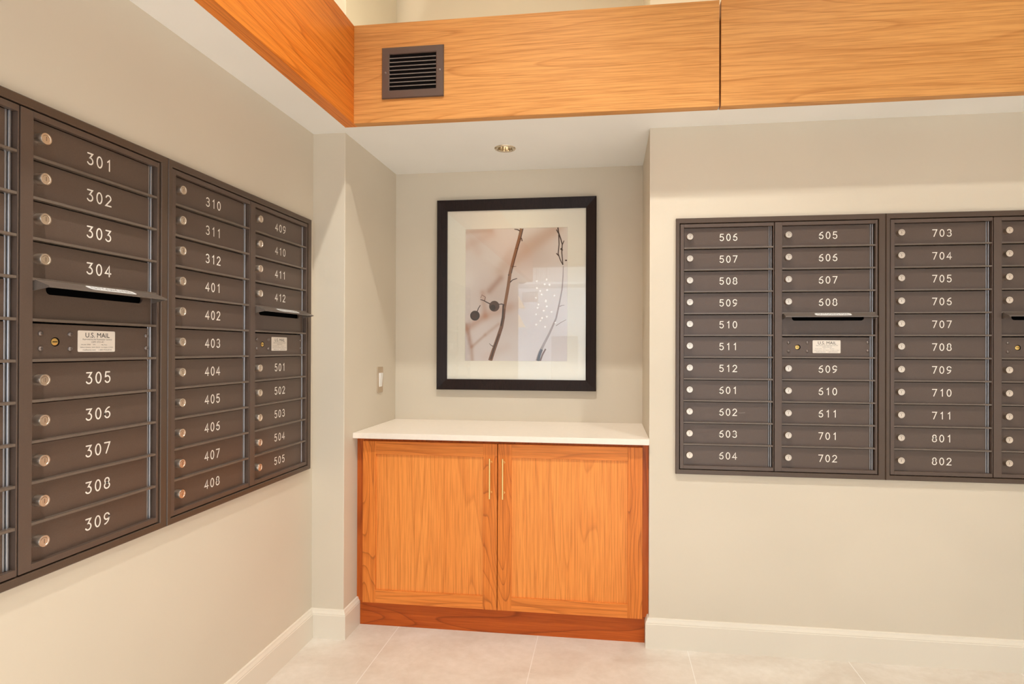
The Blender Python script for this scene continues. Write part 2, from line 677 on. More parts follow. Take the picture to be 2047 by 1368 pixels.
mb = MB()
mitred_frame(mb, vx0, vx1, vz0, vz1, ox0, ox1, oz0, oz1, [(0, 0), (0, -0.005), (0.08, -0.0085), (0.9, -0.0085), (1.0, -0.006), (1.0, 0)])
link('vent_frame', mb.mesh('vent_frame', M_VENT), vent)
mb = MB()
mb.box(ox0 - 0.002, ox1 + 0.002, -0.0006, -0.0002, oz0 - 0.002, oz1 + 0.002)
link('vent_backing', mb.mesh('vent_backing', M_BLACK), vent)
mb = MB()
mb.box(ox0, ox1, -0.0064, -0.0015, -0.0009, 0.0009)
me = mb.mesh('vent_slat', M_SLAT)
for k in range(8):
    link('vent_slat', me, vent, (0, 0, oz0 + 0.0165 + k * 0.0161))
mb = MB()
mb.lathe([(0.0045, -0.0082), (0.0045, -0.0092), (0.003, -0.0102)], 0, 0, seg=12)
me = mb.mesh('vent_screw', M_SCREW, smooth=40)
link('vent_screw', me, vent, ((vx0 + ox0) / 2, 0, 0.1025))
link('vent_screw', me, vent, ((vx1 + ox1) / 2, 0, 0.1025))

# ------------------------------------------------------------------ recessed downlight in the niche soffit
dl = thing('recessed_downlight', 'round chrome recessed downlight in the niche soffit above the picture', 'ceiling light', (LX, LY, ZS))
mb = MB()
n0 = len(mb.v)
prof = [(0.033, 0.006), (0.033, -0.001), (0.036, -0.003), (0.047, -0.003), (0.0495, -0.0005), (0.0495, 0.0)]
seg = 40
for r, z in prof:
    for k in range(seg):
        a = 2 * PI * k / seg
        mb.v.append((r * math.cos(a), r * math.sin(a), z))
for i in range(len(prof) - 1):
    for k in range(seg):
        j = (k + 1) % seg
        mb.f.append((i * seg + k, i * seg + j, (i + 1) * seg + j, (i + 1) * seg + k))
        mb.m.append(0)
link('trim_ring', mb.mesh('trim_ring', M_CHROME, smooth=50), dl)
mb = MB()
prof = [(0.0325, -0.001), (0.0315, 0.012), (0.027, 0.027), (0.018, 0.038), (0.010, 0.041)]
for r, z in prof:
    for k in range(seg):
        a = 2 * PI * k / seg
        rr = r * (1 + 0.03 * math.cos(a * 10))
        mb.v.append((rr * math.cos(a), rr * math.sin(a), z))
for i in range(len(prof) - 1):
    for k in range(seg):
        j = (k + 1) % seg
        mb.f.append((i * seg + k, i * seg + j, (i + 1) * seg + j, (i + 1) * seg + k))
        mb.m.append(0)
link('reflector', mb.mesh('reflector', M_CHROME, smooth=60), dl)
mb = MB()
mb.lathe([(0.004, 0.008), (0.008, 0.011), (0.0095, 0.018), (0.009, 0.036)], 0, 0, seg=20, axis='z')
M_LAMP = mat('frosted_lamp', (0.9, 0.86, 0.78), 0.3)
bsdf(M_LAMP).inputs['Emission Color'].default_value = (1.0, 0.80, 0.52, 1)
bsdf(M_LAMP).inputs['Emission Strength'].default_value = 1.2
link('lamp', mb.mesh('lamp', M_LAMP, smooth=50), dl)
# the downlight's own dimmed warm beam
spot('niche_downlight_beam', (LX, LY, ZS - 0.004), 4.0, (1.0, 0.80, 0.52), 150, 1.0, 0.03)

# ------------------------------------------------------------------ mailbox banks
ZBASE = 0.9675          # local z of the top row of locks


def Z(z):
    return z + ZBASE


D_DOOR, D_FRAME, D_TRIM = 0.005, 0.0125, 0.016
DL, DR = -0.0215, 0.310     # door edges relative to the lock
DT, DB = 0.0374, -0.0455

# --- stroke digits (unit box: width 0.66, height 1)


def arc(cx, cy, rx, ry, a0, a1, n=10):
    return [(cx + rx * math.cos(math.radians(a0 + (a1 - a0) * i / n)), cy + ry * math.sin(math.radians(a0 + (a1 - a0) * i / n))) for i in range(n + 1)]


GLY = {
    '0': [arc(0.33, 0.5, 0.27, 0.5, 90, 450, 24)],
    '1': [[(0.22, 0.80), (0.42, 1.0), (0.42, 0.0)]],
    '2': [arc(0.33, 0.72, 0.27, 0.28, 165, -20, 12) + [(0.05, 0.0), (0.62, 0.0)]],
    '3': [arc(0.31, 0.755, 0.25, 0.245, 150, -70, 12) + [(0.27, 0.535)], arc(0.31, 0.27, 0.29, 0.27, 80, -150, 14)],
    'F': [[(0.07, 1.0), (0.57, 1.0), (0.30, 0.60)] + arc(0.31, 0.30, 0.29, 0.30, 88, -150, 14)],
    '4': [[(0.64, 0.28), (0.02, 0.28), (0.46, 1.0), (0.46, 0.0)]],
    '5': [[(0.56, 1.0), (0.14, 1.0), (0.09, 0.56)] + arc(0.32, 0.315, 0.28, 0.315, 125, -150, 14)],
    '6': [arc(0.60, 0.30, 0.55, 0.70, 95, 180, 8)[0:8] + arc(0.33, 0.295, 0.28, 0.295, 180, 540, 20)],
    '7': [[(0.04, 1.0), (0.62, 1.0), (0.22, 0.0)]],
    '8': [arc(0.33, 0.755, 0.235, 0.245, 90, 450, 18), arc(0.33, 0.265, 0.285, 0.265, 90, 450, 20)],
}
GLY['9'] = [[(0.66 - x, 1 - y) for x, y in st] for st in GLY['6']]


def ribbon(mb, pts, w, y, mi=0):
    """flat stroke with round ends, 0.3 mm thick, facing -y"""
    P2 = [Vector(p_) for p_ in pts]
    closed = (P2[0] - P2[-1]).length < 1e-6
    if closed:
        P2 = P2[:-1]
    n = len(P2)
    lft, rgt = [], []
    for i in range(n):
        if closed:
            a, b = P2[i - 1], P2[(i + 1) % n]
            d0, d1 = (P2[i] - a).normalized(), (b - P2[i]).normalized()
        else:
            d0 = (P2[i] - P2[i - 1]).normalized() if i else (P2[1] - P2[0]).normalized()
            d1 = (P2[i + 1] - P2[i]).normalized() if i < n - 1 else d0
        n0, n1 = Vector((-d0.y, d0.x)), Vector((-d1.y, d1.x))
        k = max(0.35, 1 + n0.dot(n1))
        o = (n0 + n1) / k * (w / 2)
        lft.append(P2[i] + o)
        rgt.append(P2[i] - o)
    vs = [(p_.x, y, p_.y) for p_ in lft] + [(p_.x, y, p_.y) for p_ in rgt]
    fs = []
    for i in range(n if closed else n - 1):
        j = (i + 1) % n
        fs.append((i, n + i, n + j, j))
    mb.add(vs, fs, mi)
    if not closed:
        for c, d in ((P2[0], (P2[0] - P2[1]).normalized()), (P2[-1], (P2[-1] - P2[-2]).normalized())):
            a0 = math.atan2(d.y, d.x)
            fan = [(c.x + w / 2 * math.cos(a0 + PI * (k / 6 - 0.5)), y, c.y + w / 2 * math.sin(a0 + PI * (k / 6 - 0.5))) for k in range(7)]
            mb.add(fan, [tuple(range(6, -1, -1))], mi)


def number_mesh(txt):
    H, ADV, W = 0.0262, 0.0262, 0.0034
    mb = MB()
    flat = txt[0] == '3' and txt[1] == '0'
    for i, ch in enumerate(txt):
        g = GLY['F' if (ch == '3' and flat) else ch]
        for st in g:
            ribbon(mb, [((i - 1) * ADV + (x - 0.33) * H, (z - 0.5) * H) for x, z in st], W, -(D_DOOR + 0.0004))
    me = mb.mesh('door_number', M_WHITE, fix=False)
    return me


# shared meshes
mb = MB()
mb.box(DL, DR, -D_DOOR, 0.0, DB, DT)
ME_DOOR = mb.mesh('mailbox_door', M_BRONZE, bevel=0.0006)
mb = MB()
mb.lathe([(0.0130, 0.001), (0.0130, -0.0175), (0.0122, -0.0192), (0.0098, -0.0192), (0.0092, -0.0183), (0.0068, -0.0183), (0.0066, -0.0188), (0.0001, -0.0188)],
         0, 0, seg=28, mis=[0, 0, 0, 0, 0, 0, 0])
mb.box(-0.0011, 0.0011, -0.0190, -0.0187, -0.0048, 0.0048, 1)
ribbon(mb, arc(0, 0, 0.0080, 0.0080, 30, 150, 8), 0.0012, -0.0185, 1)
ME_LOCK = mb.mesh('door_lock', [M_NICKEL, M_KEYWAY], smooth=35)

mb = MB()
mb.lathe([(0.0060, -0.0045), (0.0058, -0.0064), (0.0046, -0.0082), (0.0024, -0.0092), (0.0023, -0.0080), (0.0001, -0.0080)], 0, 0, seg=16)
ME_SCREW = mb.mesh('panel_screw', M_SCREW, smooth=50)

mb = MB()
mb.lathe([(0.0105, -0.0048), (0.0105, -0.0053), (0.0001, -0.0053)], 0, 0, seg=24, mi=0)
mb.lathe([(0.0080, -0.0052), (0.0080, -0.0064), (0.0074, -0.0068), (0.0001, -0.0068)], -0.0022, 0, seg=24, mi=1)
mb.box(-0.0082, 0.0038, -0.0071, -0.0066, -0.0009, 0.0009, 0)
ME_PLOCK = mb.mesh('panel_lock', [M_BLACK, M_BRASS], smooth=35)


def rrect(x0, x1, z0, z1, r, n=5):
    pts = []
    for cx, cz, a0 in ((x1 - r, z0 + r, -90), (x1 - r, z1 - r, 0), (x0 + r, z1 - r, 90), (x0 + r, z0 + r, 180)):
        pts += arc(cx, cz, r, r, a0, a0 + 90, n)
    return pts


LBX0, LBX1, LBZ0, LBZ1 = 0.0915, 0.1965, -0.4720, -0.4205
mb = MB()
mb.prism(rrect(LBX0, LBX1, LBZ0, LBZ1, 0.003), -(D_DOOR + 0.0008), -D_DOOR, 0)
yt = -(D_DOOR + 0.0011)
for s, a, b, z, h, mi in (('U.S. MAIL', 0.1115, 0.1800, -0.4370, 0.0115, 1),
                          ('Approved by the Postmaster General', 0.1035, 0.1865, -0.4432, 0.0040, 2),
                          ('USPS STD-4C', 0.1280, 0.1640, -0.4498, 0.0040, 2),
                          ('Model: 3700    S/N', 0.1005, 0.1390, -0.4556, 0.0026, 2),
                          ('Mfg. Date:', 0.1560, 0.1730, -0.4556, 0.0026, 2),
                          ('Salsbury Industries  1010 E. 62nd St.  Los Angeles, CA 90001', 0.0980, 0.1905, -0.4622, 0.0028, 2),
                          ('mailboxes.com', 0.1045, 0.1400, -0.4690, 0.0042, 2),
                          ('1-800-MAILBOX', 0.1485, 0.1865, -0.4690, 0.0036, 2)):
    v, f = text_geo(s, a, b, z, h, yt)
    mb.add(v, f, mi)
ME_LABEL = mb.mesh('mail_label', [M_PLATE, M_INK, M_GREYINK], fix=False)

# hood over the outgoing slot
HX0, HX1 = -0.0185, 0.3235
HD0, HD1, HZ0, HZ1 = 0.0, 0.0470, -0.3080, -0.3270
mb = MB()
th = 0.0016


def strip(x0, x1, pts, mi=0):
    n = len(pts)
    vs = [(x0, -d, z) for d, z in pts] + [(x1, -d, z) for d, z in pts]
    fs = [(i, (i + 1) % n, (i + 1) % n + n, i + n) for i in range(n)]
    fs += [tuple(range(n - 1, -1, -1)), tuple(range(n, 2 * n))]
    mb.add(vs, fs, mi)


strip(HX0, HX1, [(HD0, HZ0), (HD1, HZ1), (HD1, HZ1 - 0.0035), (HD1 - th, HZ1 - 0.0035), (HD1 - th, HZ1 - 0.001), (HD0, HZ0 - 0.002)])
for xa in (HX0, HX1 - 0.0015):
    strip(xa, xa + 0.0015, [(HD0, HZ0 - 0.001), (HD1 - th, HZ1 - 0.001), (HD1 - th, HZ1 - 0.0035), (HD0, HZ1 - 0.012)])
ME_HOOD = mb.mesh('mail_slot_hood', M_HOOD, bevel=0.0)
# sticker on its slope, lettered
slope = math.atan2(HZ0 - HZ1, HD1 - HD0)
sl = math.hypot(HZ0 - HZ1, HD1 - HD0)
mb = MB()


def on_slope(v):
    x, y, t = v                       # t = distance up the slope from the front edge
    d = HD1 - t * math.cos(slope)
    z = HZ1 + t * math.sin(slope)
    k = -y
    return (x, -(d + k * math.sin(slope)), z + k * math.cos(slope))


tmp = MB()
tmp.prism(rrect(0.0945, 0.2300, 0.008, 0.034, 0.010), -0.0006, -0.0001, 0)
v, f = text_geo('OUTGOING MAIL', 0.104, 0.2205, 0.013, 0.016, -0.0009)
tmp.add(v, f, 1)
mb.v = [on_slope(p_) for p_ in tmp.v]
mb.f, mb.m = tmp.f, tmp.m
ME_STICK = mb.mesh('slot_sticker', [M_STICKER, M_GREYINK], fix=False)

# slot panel with a real round-ended slot
mb = MB()
sx0, sx1, s_z0, s_z1 = 0.0175, 0.2900, -0.3425, -0.3210
pz0, pz1 = -0.4040, -0.3130
r = (s_z1 - s_z0) / 2
zc = (s_z0 + s_z1) / 2
mb.box(sx0 + r, sx1 - r, -D_DOOR, 0, s_z1, pz1)
mb.box(sx0 + r, sx1 - r, -D_DOOR, 0, pz0, s_z0)
mb.prism([(DL, pz0), (sx0 + r, pz0)] + arc(sx0 + r, zc, r, r, 270, 90, 12) + [(sx0 + r, pz1), (DL, pz1)], -D_DOOR, 0)
mb.prism([(DR + 0.014, pz1), (sx1 - r, pz1)] + arc(sx1 - r, zc, r, r, 90, -90, 12) + [(sx1 - r, pz0), (DR + 0.014, pz0)], -D_DOOR, 0)
ME_SLOTP = mb.mesh('mail_slot_panel', M_BRONZE)

mb = MB()
mb.box(DL, DR, -D_DOOR, 0, -0.4905, -0.4085)
ME_CARR = mb.mesh('carrier_panel', M_BRONZE, bevel=0.0006)

mb = MB()
mb.tube((0.3138, 0.0040, Z(0.0388)), (0.3138, 0.0040, Z(-0.9316)), 0.0030)
ME_RODA = mb.mesh('hinge_rod', M_ROD, smooth=40)
mb = MB()
mb.tube((0.3212, 0.0030, Z(0.0388)), (0.3212, 0.0030, Z(-0.9316)), 0.0036)
ME_RODB = mb.mesh('hinge_rod', M_ROD, smooth=40)


def column_frame(first):
    mb = MB()
    zt, zb = 0.0525, -0.9460
    if first:
        l0, l1, r0, r1 = -0.0375, -0.0232, 0.3262, 0.3290
    else:
        l0, l1, r0, r1 = -0.0515, -0.0232, 0.3270, 0.3348
    mb.box(l0, l1, -D_FRAME, 0.028, Z(zb), Z(zt))
    mb.box(r0, r1, -D_FRAME, 0.028, Z(zb), Z(zt))
    mb.box(l1, r0, -D_FRAME, 0.0, Z(0.0385), Z(zt))
    mb.box(l1, r0, -D_FRAME, 0.0, Z(zb), Z(-0.9318))
    for k in range(10):
        mb.box(l1, r0, -(D_FRAME - 0.001), 0.028, Z(-k * P - 0.0490), Z(-k * P - 0.0424), 1)
    return mb.mesh('door_frame', [M_BRONZE, M_LIP], bevel=0.0007)


ME_FRAME = [column_frame(True), column_frame(False)]

mb = MB()
mitred_frame(mb, bank_u0 + 0.0004, bank_u1 - 0.0004, 0.0, Z(0.0763), -0.0405, 0.722, Z(-0.9490), Z(0.0555),
             [(0, -0.0002), (0, -0.0135), (0.12, -D_TRIM), (0.93, -D_TRIM), (1.0, -0.0145), (1.0, 0.02), (0.6, 0.02), (0.6, -0.0002)])
ME_TRIM = mb.mesh('trim_frame', M_TRIM)

mb = MB()
mb.box(hole_u0 + 0.001, hole_u1 - 0.001, 0.03, 0.05, Z(-0.959), Z(0.068))
mb.box(hole_u0 + 0.001, hole_u0 + 0.004, 0.0, 0.03, Z(-0.959), Z(0.068))
mb.box(hole_u1 - 0.004, hole_u1 - 0.001, 0.0, 0.03, Z(-0.959), Z(0.068))
mb.box(hole_u0 + 0.004, hole_u1 - 0.004, 0.0, 0.03, Z(-0.959), Z(-0.956))
mb.box(hole_u0 + 0.004, hole_u1 - 0.004, 0.0, 0.03, Z(0.065), Z(0.068))
ME_BOX = mb.mesh('rear_housing', M_BLACK)

mb = MB()
ribbon(mb, [(0.196, -0.0045), (0.203, -0.0050), (0.214, -0.0042), (0.2205, -0.0035)], 0.0013, -(D_DOOR + 0.0003))
ME_SCUFF = mb.mesh('scuff_mark', mat('scuff', (0.30, 0.24, 0.20), 0.6), fix=False)

NUM = {}
RECESS = 0.005           # doors sit behind the shelf lips


def bank(label, loc, rotz, cols):
    root = thing('mailbox_bank', label, 'mailbox bank', loc, rotz, 'wall mailbox banks')
    link('rear_housing', ME_BOX, root)
    link('trim_frame', ME_TRIM, root)
    for ci, (nums, locks, service) in enumerate(cols):
        off = ci * DC
        link('door_frame', ME_FRAME[ci], root, (off, 0, 0))
        link('hinge_rod', ME_RODA, root, (off, 0, 0))
        link('hinge_rod', ME_RODB, root, (off, 0, 0))
        rows = [k for k in range(11) if not (service and k in (4, 5))]
        for i, k in enumerate(rows):
            d = link('mailbox_door', ME_DOOR, root, (off, RECESS, Z(-k * P)))
            if locks:
                link('door_lock', ME_LOCK, d, (0, -RECESS, 0))
            if nums:
                t = nums[i]
                d['label'] = 'mailbox door numbered ' + t
                if t not in NUM:
                    NUM[t] = number_mesh(t)
                link('door_number', NUM[t], d, (0.1545, 0, -0.0024))
                if t == '602':
                    link('scuff_mark', ME_SCUFF, d)
        if service:
            sp = link('mail_slot_panel', ME_SLOTP, root, (off, RECESS, ZBASE))
            hd = link('mail_slot_hood', ME_HOOD, root, (off, 0, ZBASE))
            link('slot_sticker', ME_STICK, hd, (0.002, 0, 0))
            cp = link('carrier_panel', ME_CARR, root, (off, RECESS, ZBASE))
            cp['label'] = 'panel with white U.S. MAIL label, brass lock and six screws'
            for u, z in ((0.0, -0.4305), (0.0, -0.4643), (0.072, -0.4305), (0.072, -0.4648), (0.2985, -0.4295), (0.2985, -0.4630)):
                link('panel_screw', ME_SCREW, cp, (u + 0.005, 0, z))
            link('panel_lock', ME_PLOCK, cp, (0.0405, 0, -0.4487))
            link('mail_label', ME_LABEL, cp, (0.0055, 0, 0))
    return root


def nums(*spans):
    return [str(n) for a, b in spans for n in range(a, b + 1)]


zl_ = Z0 - ZBASE
zr_ = Z0 - 0.0033 - ZBASE
bank('bronze mailbox bank nearest on the left wall, doors 301 to 309', (XW, Y_B1, zl_), PI / 2,
     [(None, True, False), (nums((301, 309)), True, True)])
bank('bronze mailbox bank on the left wall beside the pier, doors 310 to 505', (XW, Y_B2, zl_), PI / 2,
     [(nums((310, 312), (401, 408)), True, False), (nums((409, 412), (501, 505)), True, True)])
bank('bronze mailbox bank on the right wall nearest the niche, doors 506 to 702', (X_B3, YW, zr_), 0,
     [(nums((506, 512), (601, 604)), True, False), (nums((605, 611), (701, 702)), True, True)])
bank('bronze mailbox bank at the right edge, doors 703 to 802', (X_B4, YW, zr_), 0,
     [(nums((703, 711), (801, 802)), True, False), (None, True, True)])

# ------------------------------------------------------------------ cabinet in the niche
CX0, CX1 = XN0 + 0.0005, XN1 - 0.0005
FRONT = 0.050                       # face frame and toe kick
cab = thing('base_cabinet', 'orange wood two-door base cabinet in the niche under the counter', 'cabinet', ((CX0 + CX1) / 2, FRONT, 0))
ox, oy = cab.location.x, cab.location.y


def bx(mb, x0, x1, y0, y1, z0, z1, mi=0):
    mb.box(x0 - ox, x1 - ox, y0 - oy, y1 - oy, z0, z1, mi)


CTZ0, CTZ1 = 0.8335, 0.8580
mb = MB()
bx(mb, CX0, 0.158, FRONT, FRONT + 0.02, 0.106, CTZ0 - 0.0005)
bx(mb, 1.3775, CX1, FRONT, FRONT + 0.02, 0.106, CTZ0 - 0.0005)
bx(mb, 0.158, 1.3775, FRONT + 0.002, FRONT + 0.02, 0.790, CTZ0 - 0.0005)
bx(mb, CX0, CX1, FRONT + 0.02, YN - 0.001, 0.106, 0.120)
bx(mb, CX0, CX0 + 0.018, FRONT + 0.02, YN - 0.001, 0.12, CTZ0 - 0.0005)
bx(mb, CX1 - 0.018, CX1, FRONT + 0.02, YN - 0.001, 0.12, CTZ0 - 0.0005)
bx(mb, CX0 + 0.018, CX1 - 0.018, YN - 0.012, YN - 0.001, 0.12, CTZ0 - 0.0005)
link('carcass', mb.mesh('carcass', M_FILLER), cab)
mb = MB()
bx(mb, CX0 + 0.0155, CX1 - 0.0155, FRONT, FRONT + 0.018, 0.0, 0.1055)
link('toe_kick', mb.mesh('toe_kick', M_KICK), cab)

DZ0, DZ1, DY0, DY1 = 0.1065, 0.8185, 0.030, 0.0495
PZ0, PZ1 = 0.1645, 0.7620


def cab_door(x0, x1, px0, px1, hx, label):
    mb = MB()
    bx(mb, x0, px0, DY0, DY1, DZ0, DZ1, 0)
    bx(mb, px1, x1, DY0, DY1, DZ0, DZ1, 0)
    bx(mb, px0, px1, DY0, DY1, DZ0, PZ0, 1)
    bx(mb, px0, px1, DY0, DY1, PZ1, DZ1, 1)
    d = link('door', mb.mesh('door', [M_STILE, M_RAIL], bevel=0.0008), cab)
    d['label'] = label
    mb = MB()
    bx(mb, px0 - 0.004, px1 + 0.004, DY0 + 0.0065, DY1 - 0.001, PZ0 - 0.004, PZ1 + 0.004)
    link('door_panel', mb.mesh('door_panel', M_PANEL), d)
    mb = MB()
    hy = -0.004
    mb.tube((hx - ox, hy - oy, 0.591), (hx - ox, hy - oy, 0.762), 0.0043, 16)
    for z in (0.612, 0.741):
        mb.tube((hx - ox, hy - oy, z), (hx - ox, DY0 - oy + 0.0005, z), 0.0035, 12)
        mb.tube((hx - ox, DY0 - oy - 0.002, z), (hx - ox, DY0 - oy + 0.0005, z), 0.0055, 12)
    h = link('door_handle', mb.mesh('door_handle', M_GOLD, smooth=40), d)
    h['label'] = 'slim brass bar handle'


cab_door(0.1595, 0.7625, 0.2190, 0.7020, 0.7365, 'left door of the cabinet')
cab_door(0.7660, 1.3765, 0.8250, 1.3165, 0.7925, 'right door of the cabinet')

mb = MB()
mb.box(CX0, CX1, 0.0, YN - 0.0005, CTZ0, CTZ1)
tag(link('countertop', mb.mesh('countertop', M_COUNTER, bevel=0.0015)), 'cream stone countertop on the wooden cabinet in the niche', 'countertop')

# ------------------------------------------------------------------ framed picture on the niche wall
PX0, PX1, PZ0_, PZ1_ = 0.3555, 1.1740, 1.0165, 1.9915
pic = thing('framed_picture', 'dark framed photograph of twigs and berries with a wide cream mat', 'picture', ((PX0 + PX1) / 2, YN, PZ0_))
qx, qz = pic.location.x, PZ0_
IX0, IX1, IZ0, IZ1 = 0.4075, 1.1220, 1.0705, 1.9365
M_FRAME = wood('frame_espresso', 'z', (0.022, 0.012, 0.010), (0.016, 0.009, 0.008), (0.008, 0.005, 0.005), seed=1.0, rings=20, across=12, rough=0.42)
bsdf(M_FRAME).inputs['Specular IOR Level'].default_value = 0.2
mb = MB()
mitred_frame(mb, PX0 - qx, PX1 - qx, 0, PZ1_ - qz, IX0 - qx, IX1 - qx, IZ0 - qz, IZ1 - qz,
             [(0, 0), (0, -0.026), (0.06, -0.029), (0.86, -0.021), (1.0, -0.019), (1.0, 0)])
link('picture_frame', mb.mesh('picture_frame', M_FRAME), pic)
FX0, FX1, FZ0, FZ1 = 0.5025, 1.0280, 1.1655, 1.8420
mb = MB()
mitred_frame(mb, IX0 - 0.004 - qx, IX1 + 0.004 - qx, IZ0 - 0.004 - qz, IZ1 + 0.004 - qz, FX0 - qx, FX1 - qx, FZ0 - qz, FZ1 - qz,
             [(0, -0.0085), (0, -0.0105), (0.985, -0.0105), (1.0, -0.0088), (1.0, -0.0085)])
M_MAT = mat('mat_board', (0.84, 0.80, 0.69), 0.8)
link('mat_board', mb.mesh('mat_board', M_MAT), pic)

# the print: a soft-focus field held in a colour attribute, with the sharp twigs as printed shapes on it
NX, NZ = 106, 136
W_, H_ = FX1 - FX0, FZ1 - FZ0


def seg_dist(px, pz, a, b):
    ax, az = a
    bx_, bz = b
    dx, dz = bx_ - ax, bz - az
    t = np.clip(((px - ax) * dx + (pz - az) * dz) / (dx * dx + dz * dz), 0, 1)
    return np.hypot(px - ax - t * dx, pz - az - t * dz)


def uv(x, y):            # pixel of the enlarged photograph -> print coordinates (metres, from the upper left)
    return ((x - 188) / 562 * W_, (y - 207) / 732 * H_)


gx, gz = np.meshgrid(np.linspace(0, W_, NX), np.linspace(0, H_, NZ))
field = np.zeros((NZ, NX, 3))
vt = gz / H_
field[:] = np.array((0.74, 0.665, 0.625))
field += (vt[..., None] - 0.5) * np.array((-0.06, -0.05, 0.0))
rs = np.random.RandomState(4)
for _ in range(14):
    cx_, cz_, s_ = rs.rand() * W_, rs.rand() * H_, 0.05 + 0.09 * rs.rand()
    a_ = (rs.rand() - 0.5) * 0.18
    field += (a_ * np.exp(-((gx - cx_) ** 2 + (gz - cz_) ** 2) / s_ ** 2))[..., None] * np.array((0.8, 1.0, 1.05))
for a, b, w, amt, c in [
        ((322, 552), (385, 480), 18, 0.62, (0.36, 0.165, 0.09)), ((385, 440), (700, 205), 34, 0.40, (0.50, 0.29, 0.17)),
        ((520, 300), (660, 225), 40, 0.30, (0.46, 0.25, 0.14)), ((190, 765), (300, 690), 20, 0.55, (0.46, 0.20, 0.10)),
        ((300, 690), (440, 640), 24, 0.40, (0.50, 0.26, 0.15)), ((193, 740), (222, 860), 12, 0.60, (0.42, 0.20, 0.11)),
        ((222, 860), (228, 940), 10, 0.55, (0.42, 0.22, 0.13)), ((225, 862), (300, 795), 7, 0.55, (0.42, 0.22, 0.13)),
        ((300, 795), (375, 735), 9, 0.45, (0.46, 0.25, 0.15)), ((285, 560), (300, 690), 16, 0.45, (0.46, 0.21, 0.11)),
        ((190, 300), (335, 232), 26, 0.35, (0.60, 0.38, 0.27)), ((188, 222), (330, 214), 14, 0.50, (0.52, 0.32, 0.20)),
        ((215, 260), (260, 330), 26, 0.25, (0.58, 0.36, 0.26)), ((395, 400), (440, 330), 20, 0.25, (0.55, 0.36, 0.25)),
        ((420, 650), (560, 600), 26, 0.22, (0.55, 0.35, 0.24)), ((300, 920), (420, 860), 26, 0.22, (0.58, 0.38, 0.28))]:
    k = seg_dist(gx, gz, uv(*a), uv(*b)) / (w / 562 * W_)
    al = (amt * np.exp(-k * k))[..., None]
    field = field * (1 - al) + np.array(c) * al
vs = [(FX0 - qx + gx[j, i], -0.0080, FZ1 - qz - gz[j, i]) for j in range(NZ) for i in range(NX)]
fs = [(j * NX + i, (j + 1) * NX + i, (j + 1) * NX + i + 1, j * NX + i + 1) for j in range(NZ - 1) for i in range(NX - 1)]
pr = MB()
pr.add(vs, fs, 0)
n_field = len(vs)


def stroke(pts, w0, w1, mi, y=-0.0082):
    q_ = [(FX0 - qx + uv(*p_)[0], FZ1 - qz - uv(*p_)[1]) for p_ in pts]
    s = W_ / 562
    n = len(q_)
    # tapered ribbon
    V = [Vector(p_) for p_ in q_]
    lf, rt = [], []
    for i in range(n):
        d = (V[min(i + 1, n - 1)] - V[max(i - 1, 0)]).normalized()
        o = Vector((-d.y, d.x)) * (w0 + (w1 - w0) * i / (n - 1)) / 2 * s
        lf.append(V[i] + o)
        rt.append(V[i] - o)
    pr.add([(p_.x, y, p_.y) for p_ in lf] + [(p_.x, y, p_.y) for p_ in rt], [(i, n + i, n + i + 1, i + 1) for i in range(n - 1)], mi)


def blob(c, r, mi, y=-0.0084, n=20):
    a, b = uv(*c)
    rr = r * W_ / 562
    pr.add([(FX0 - qx + a + rr * math.cos(2 * PI * k / n), y, FZ1 - qz - b + rr * 1.02 * math.sin(2 * PI * k / n)) for k in range(n)], [tuple(range(n))], mi)


stroke([(500, 209), (488, 262), (474, 312), (456, 380), (437, 455), (428, 520), (416, 590), (405, 650)], 19, 17, 1)
stroke([(405, 650), (400, 700), (390, 752), (368, 820), (345, 885), (328, 938)], 17, 23, 2)
stroke([(508, 209), (496, 262), (481, 312), (463, 380), (444, 455)], 5, 4, 3, -0.0083)
stroke([(400, 630), (396, 700), (388, 745)], 9, 8, 3, -0.0083)
stroke([(378, 790), (352, 860), (332, 930)], 6, 7, 3, -0.0083)
stroke([(492, 222), (478, 214), (460, 211)], 7, 4, 3)
stroke([(490, 268), (500, 262), (503, 278)], 8, 5, 3)
stroke([(470, 318), (482, 316)], 5, 3, 3)
stroke([(432, 465), (426, 462)], 8, 5, 3)
stroke([(437, 505), (450, 492), (476, 483)], 6, 4, 3)
stroke([(448, 418), (472, 417)], 4, 2, 3)
stroke([(408, 630), (392, 624), (372, 626)], 6, 5, 3)
stroke([(338, 628), (312, 616), (290, 604), (272, 598)], 6, 4, 3)
stroke([(296, 606), (300, 585), (280, 572), (274, 590)], 4, 3, 2)
stroke([(255, 664), (262, 646), (272, 630)], 5, 4, 3)
stroke([(345, 858), (335, 855), (322, 842)], 5, 2, 3)
blob((350, 636), 29, 4)
blob((341, 644), 16, 5, -0.0085)
blob((242, 688), 27, 5)
blob((238, 692), 15, 3, -0.0085)
stroke([(698, 205), (702, 235), (714, 270), (722, 300), (720, 345), (726, 412)], 7, 5, 3)
stroke([(703, 245), (705, 300), (700, 350), (712, 385), (726, 412)], 6, 5, 3)
stroke([(690, 218), (702, 240)], 5, 6, 3)
stroke([(732, 280), (722, 302)], 4, 6, 3)
stroke([(690, 348), (703, 362)], 5, 6, 3)
stroke([(714, 322), (724, 334)], 10, 8, 3)
stroke([(738, 388), (748, 388)], 8, 6, 3)
stroke([(728, 420), (727, 470), (722, 545), (708, 620), (690, 705)], 4, 9, 6)
stroke([(690, 705), (655, 785), (622, 850), (600, 895), (588, 938)], 9, 18, 6)
stroke([(690, 745), (715, 728), (745, 712)], 5, 3, 6)
stroke([(708, 640), (722, 634), (735, 633)], 5, 3, 6)
stroke([(612, 875), (600, 905), (592, 938)], 14, 16, 3, -0.0083)
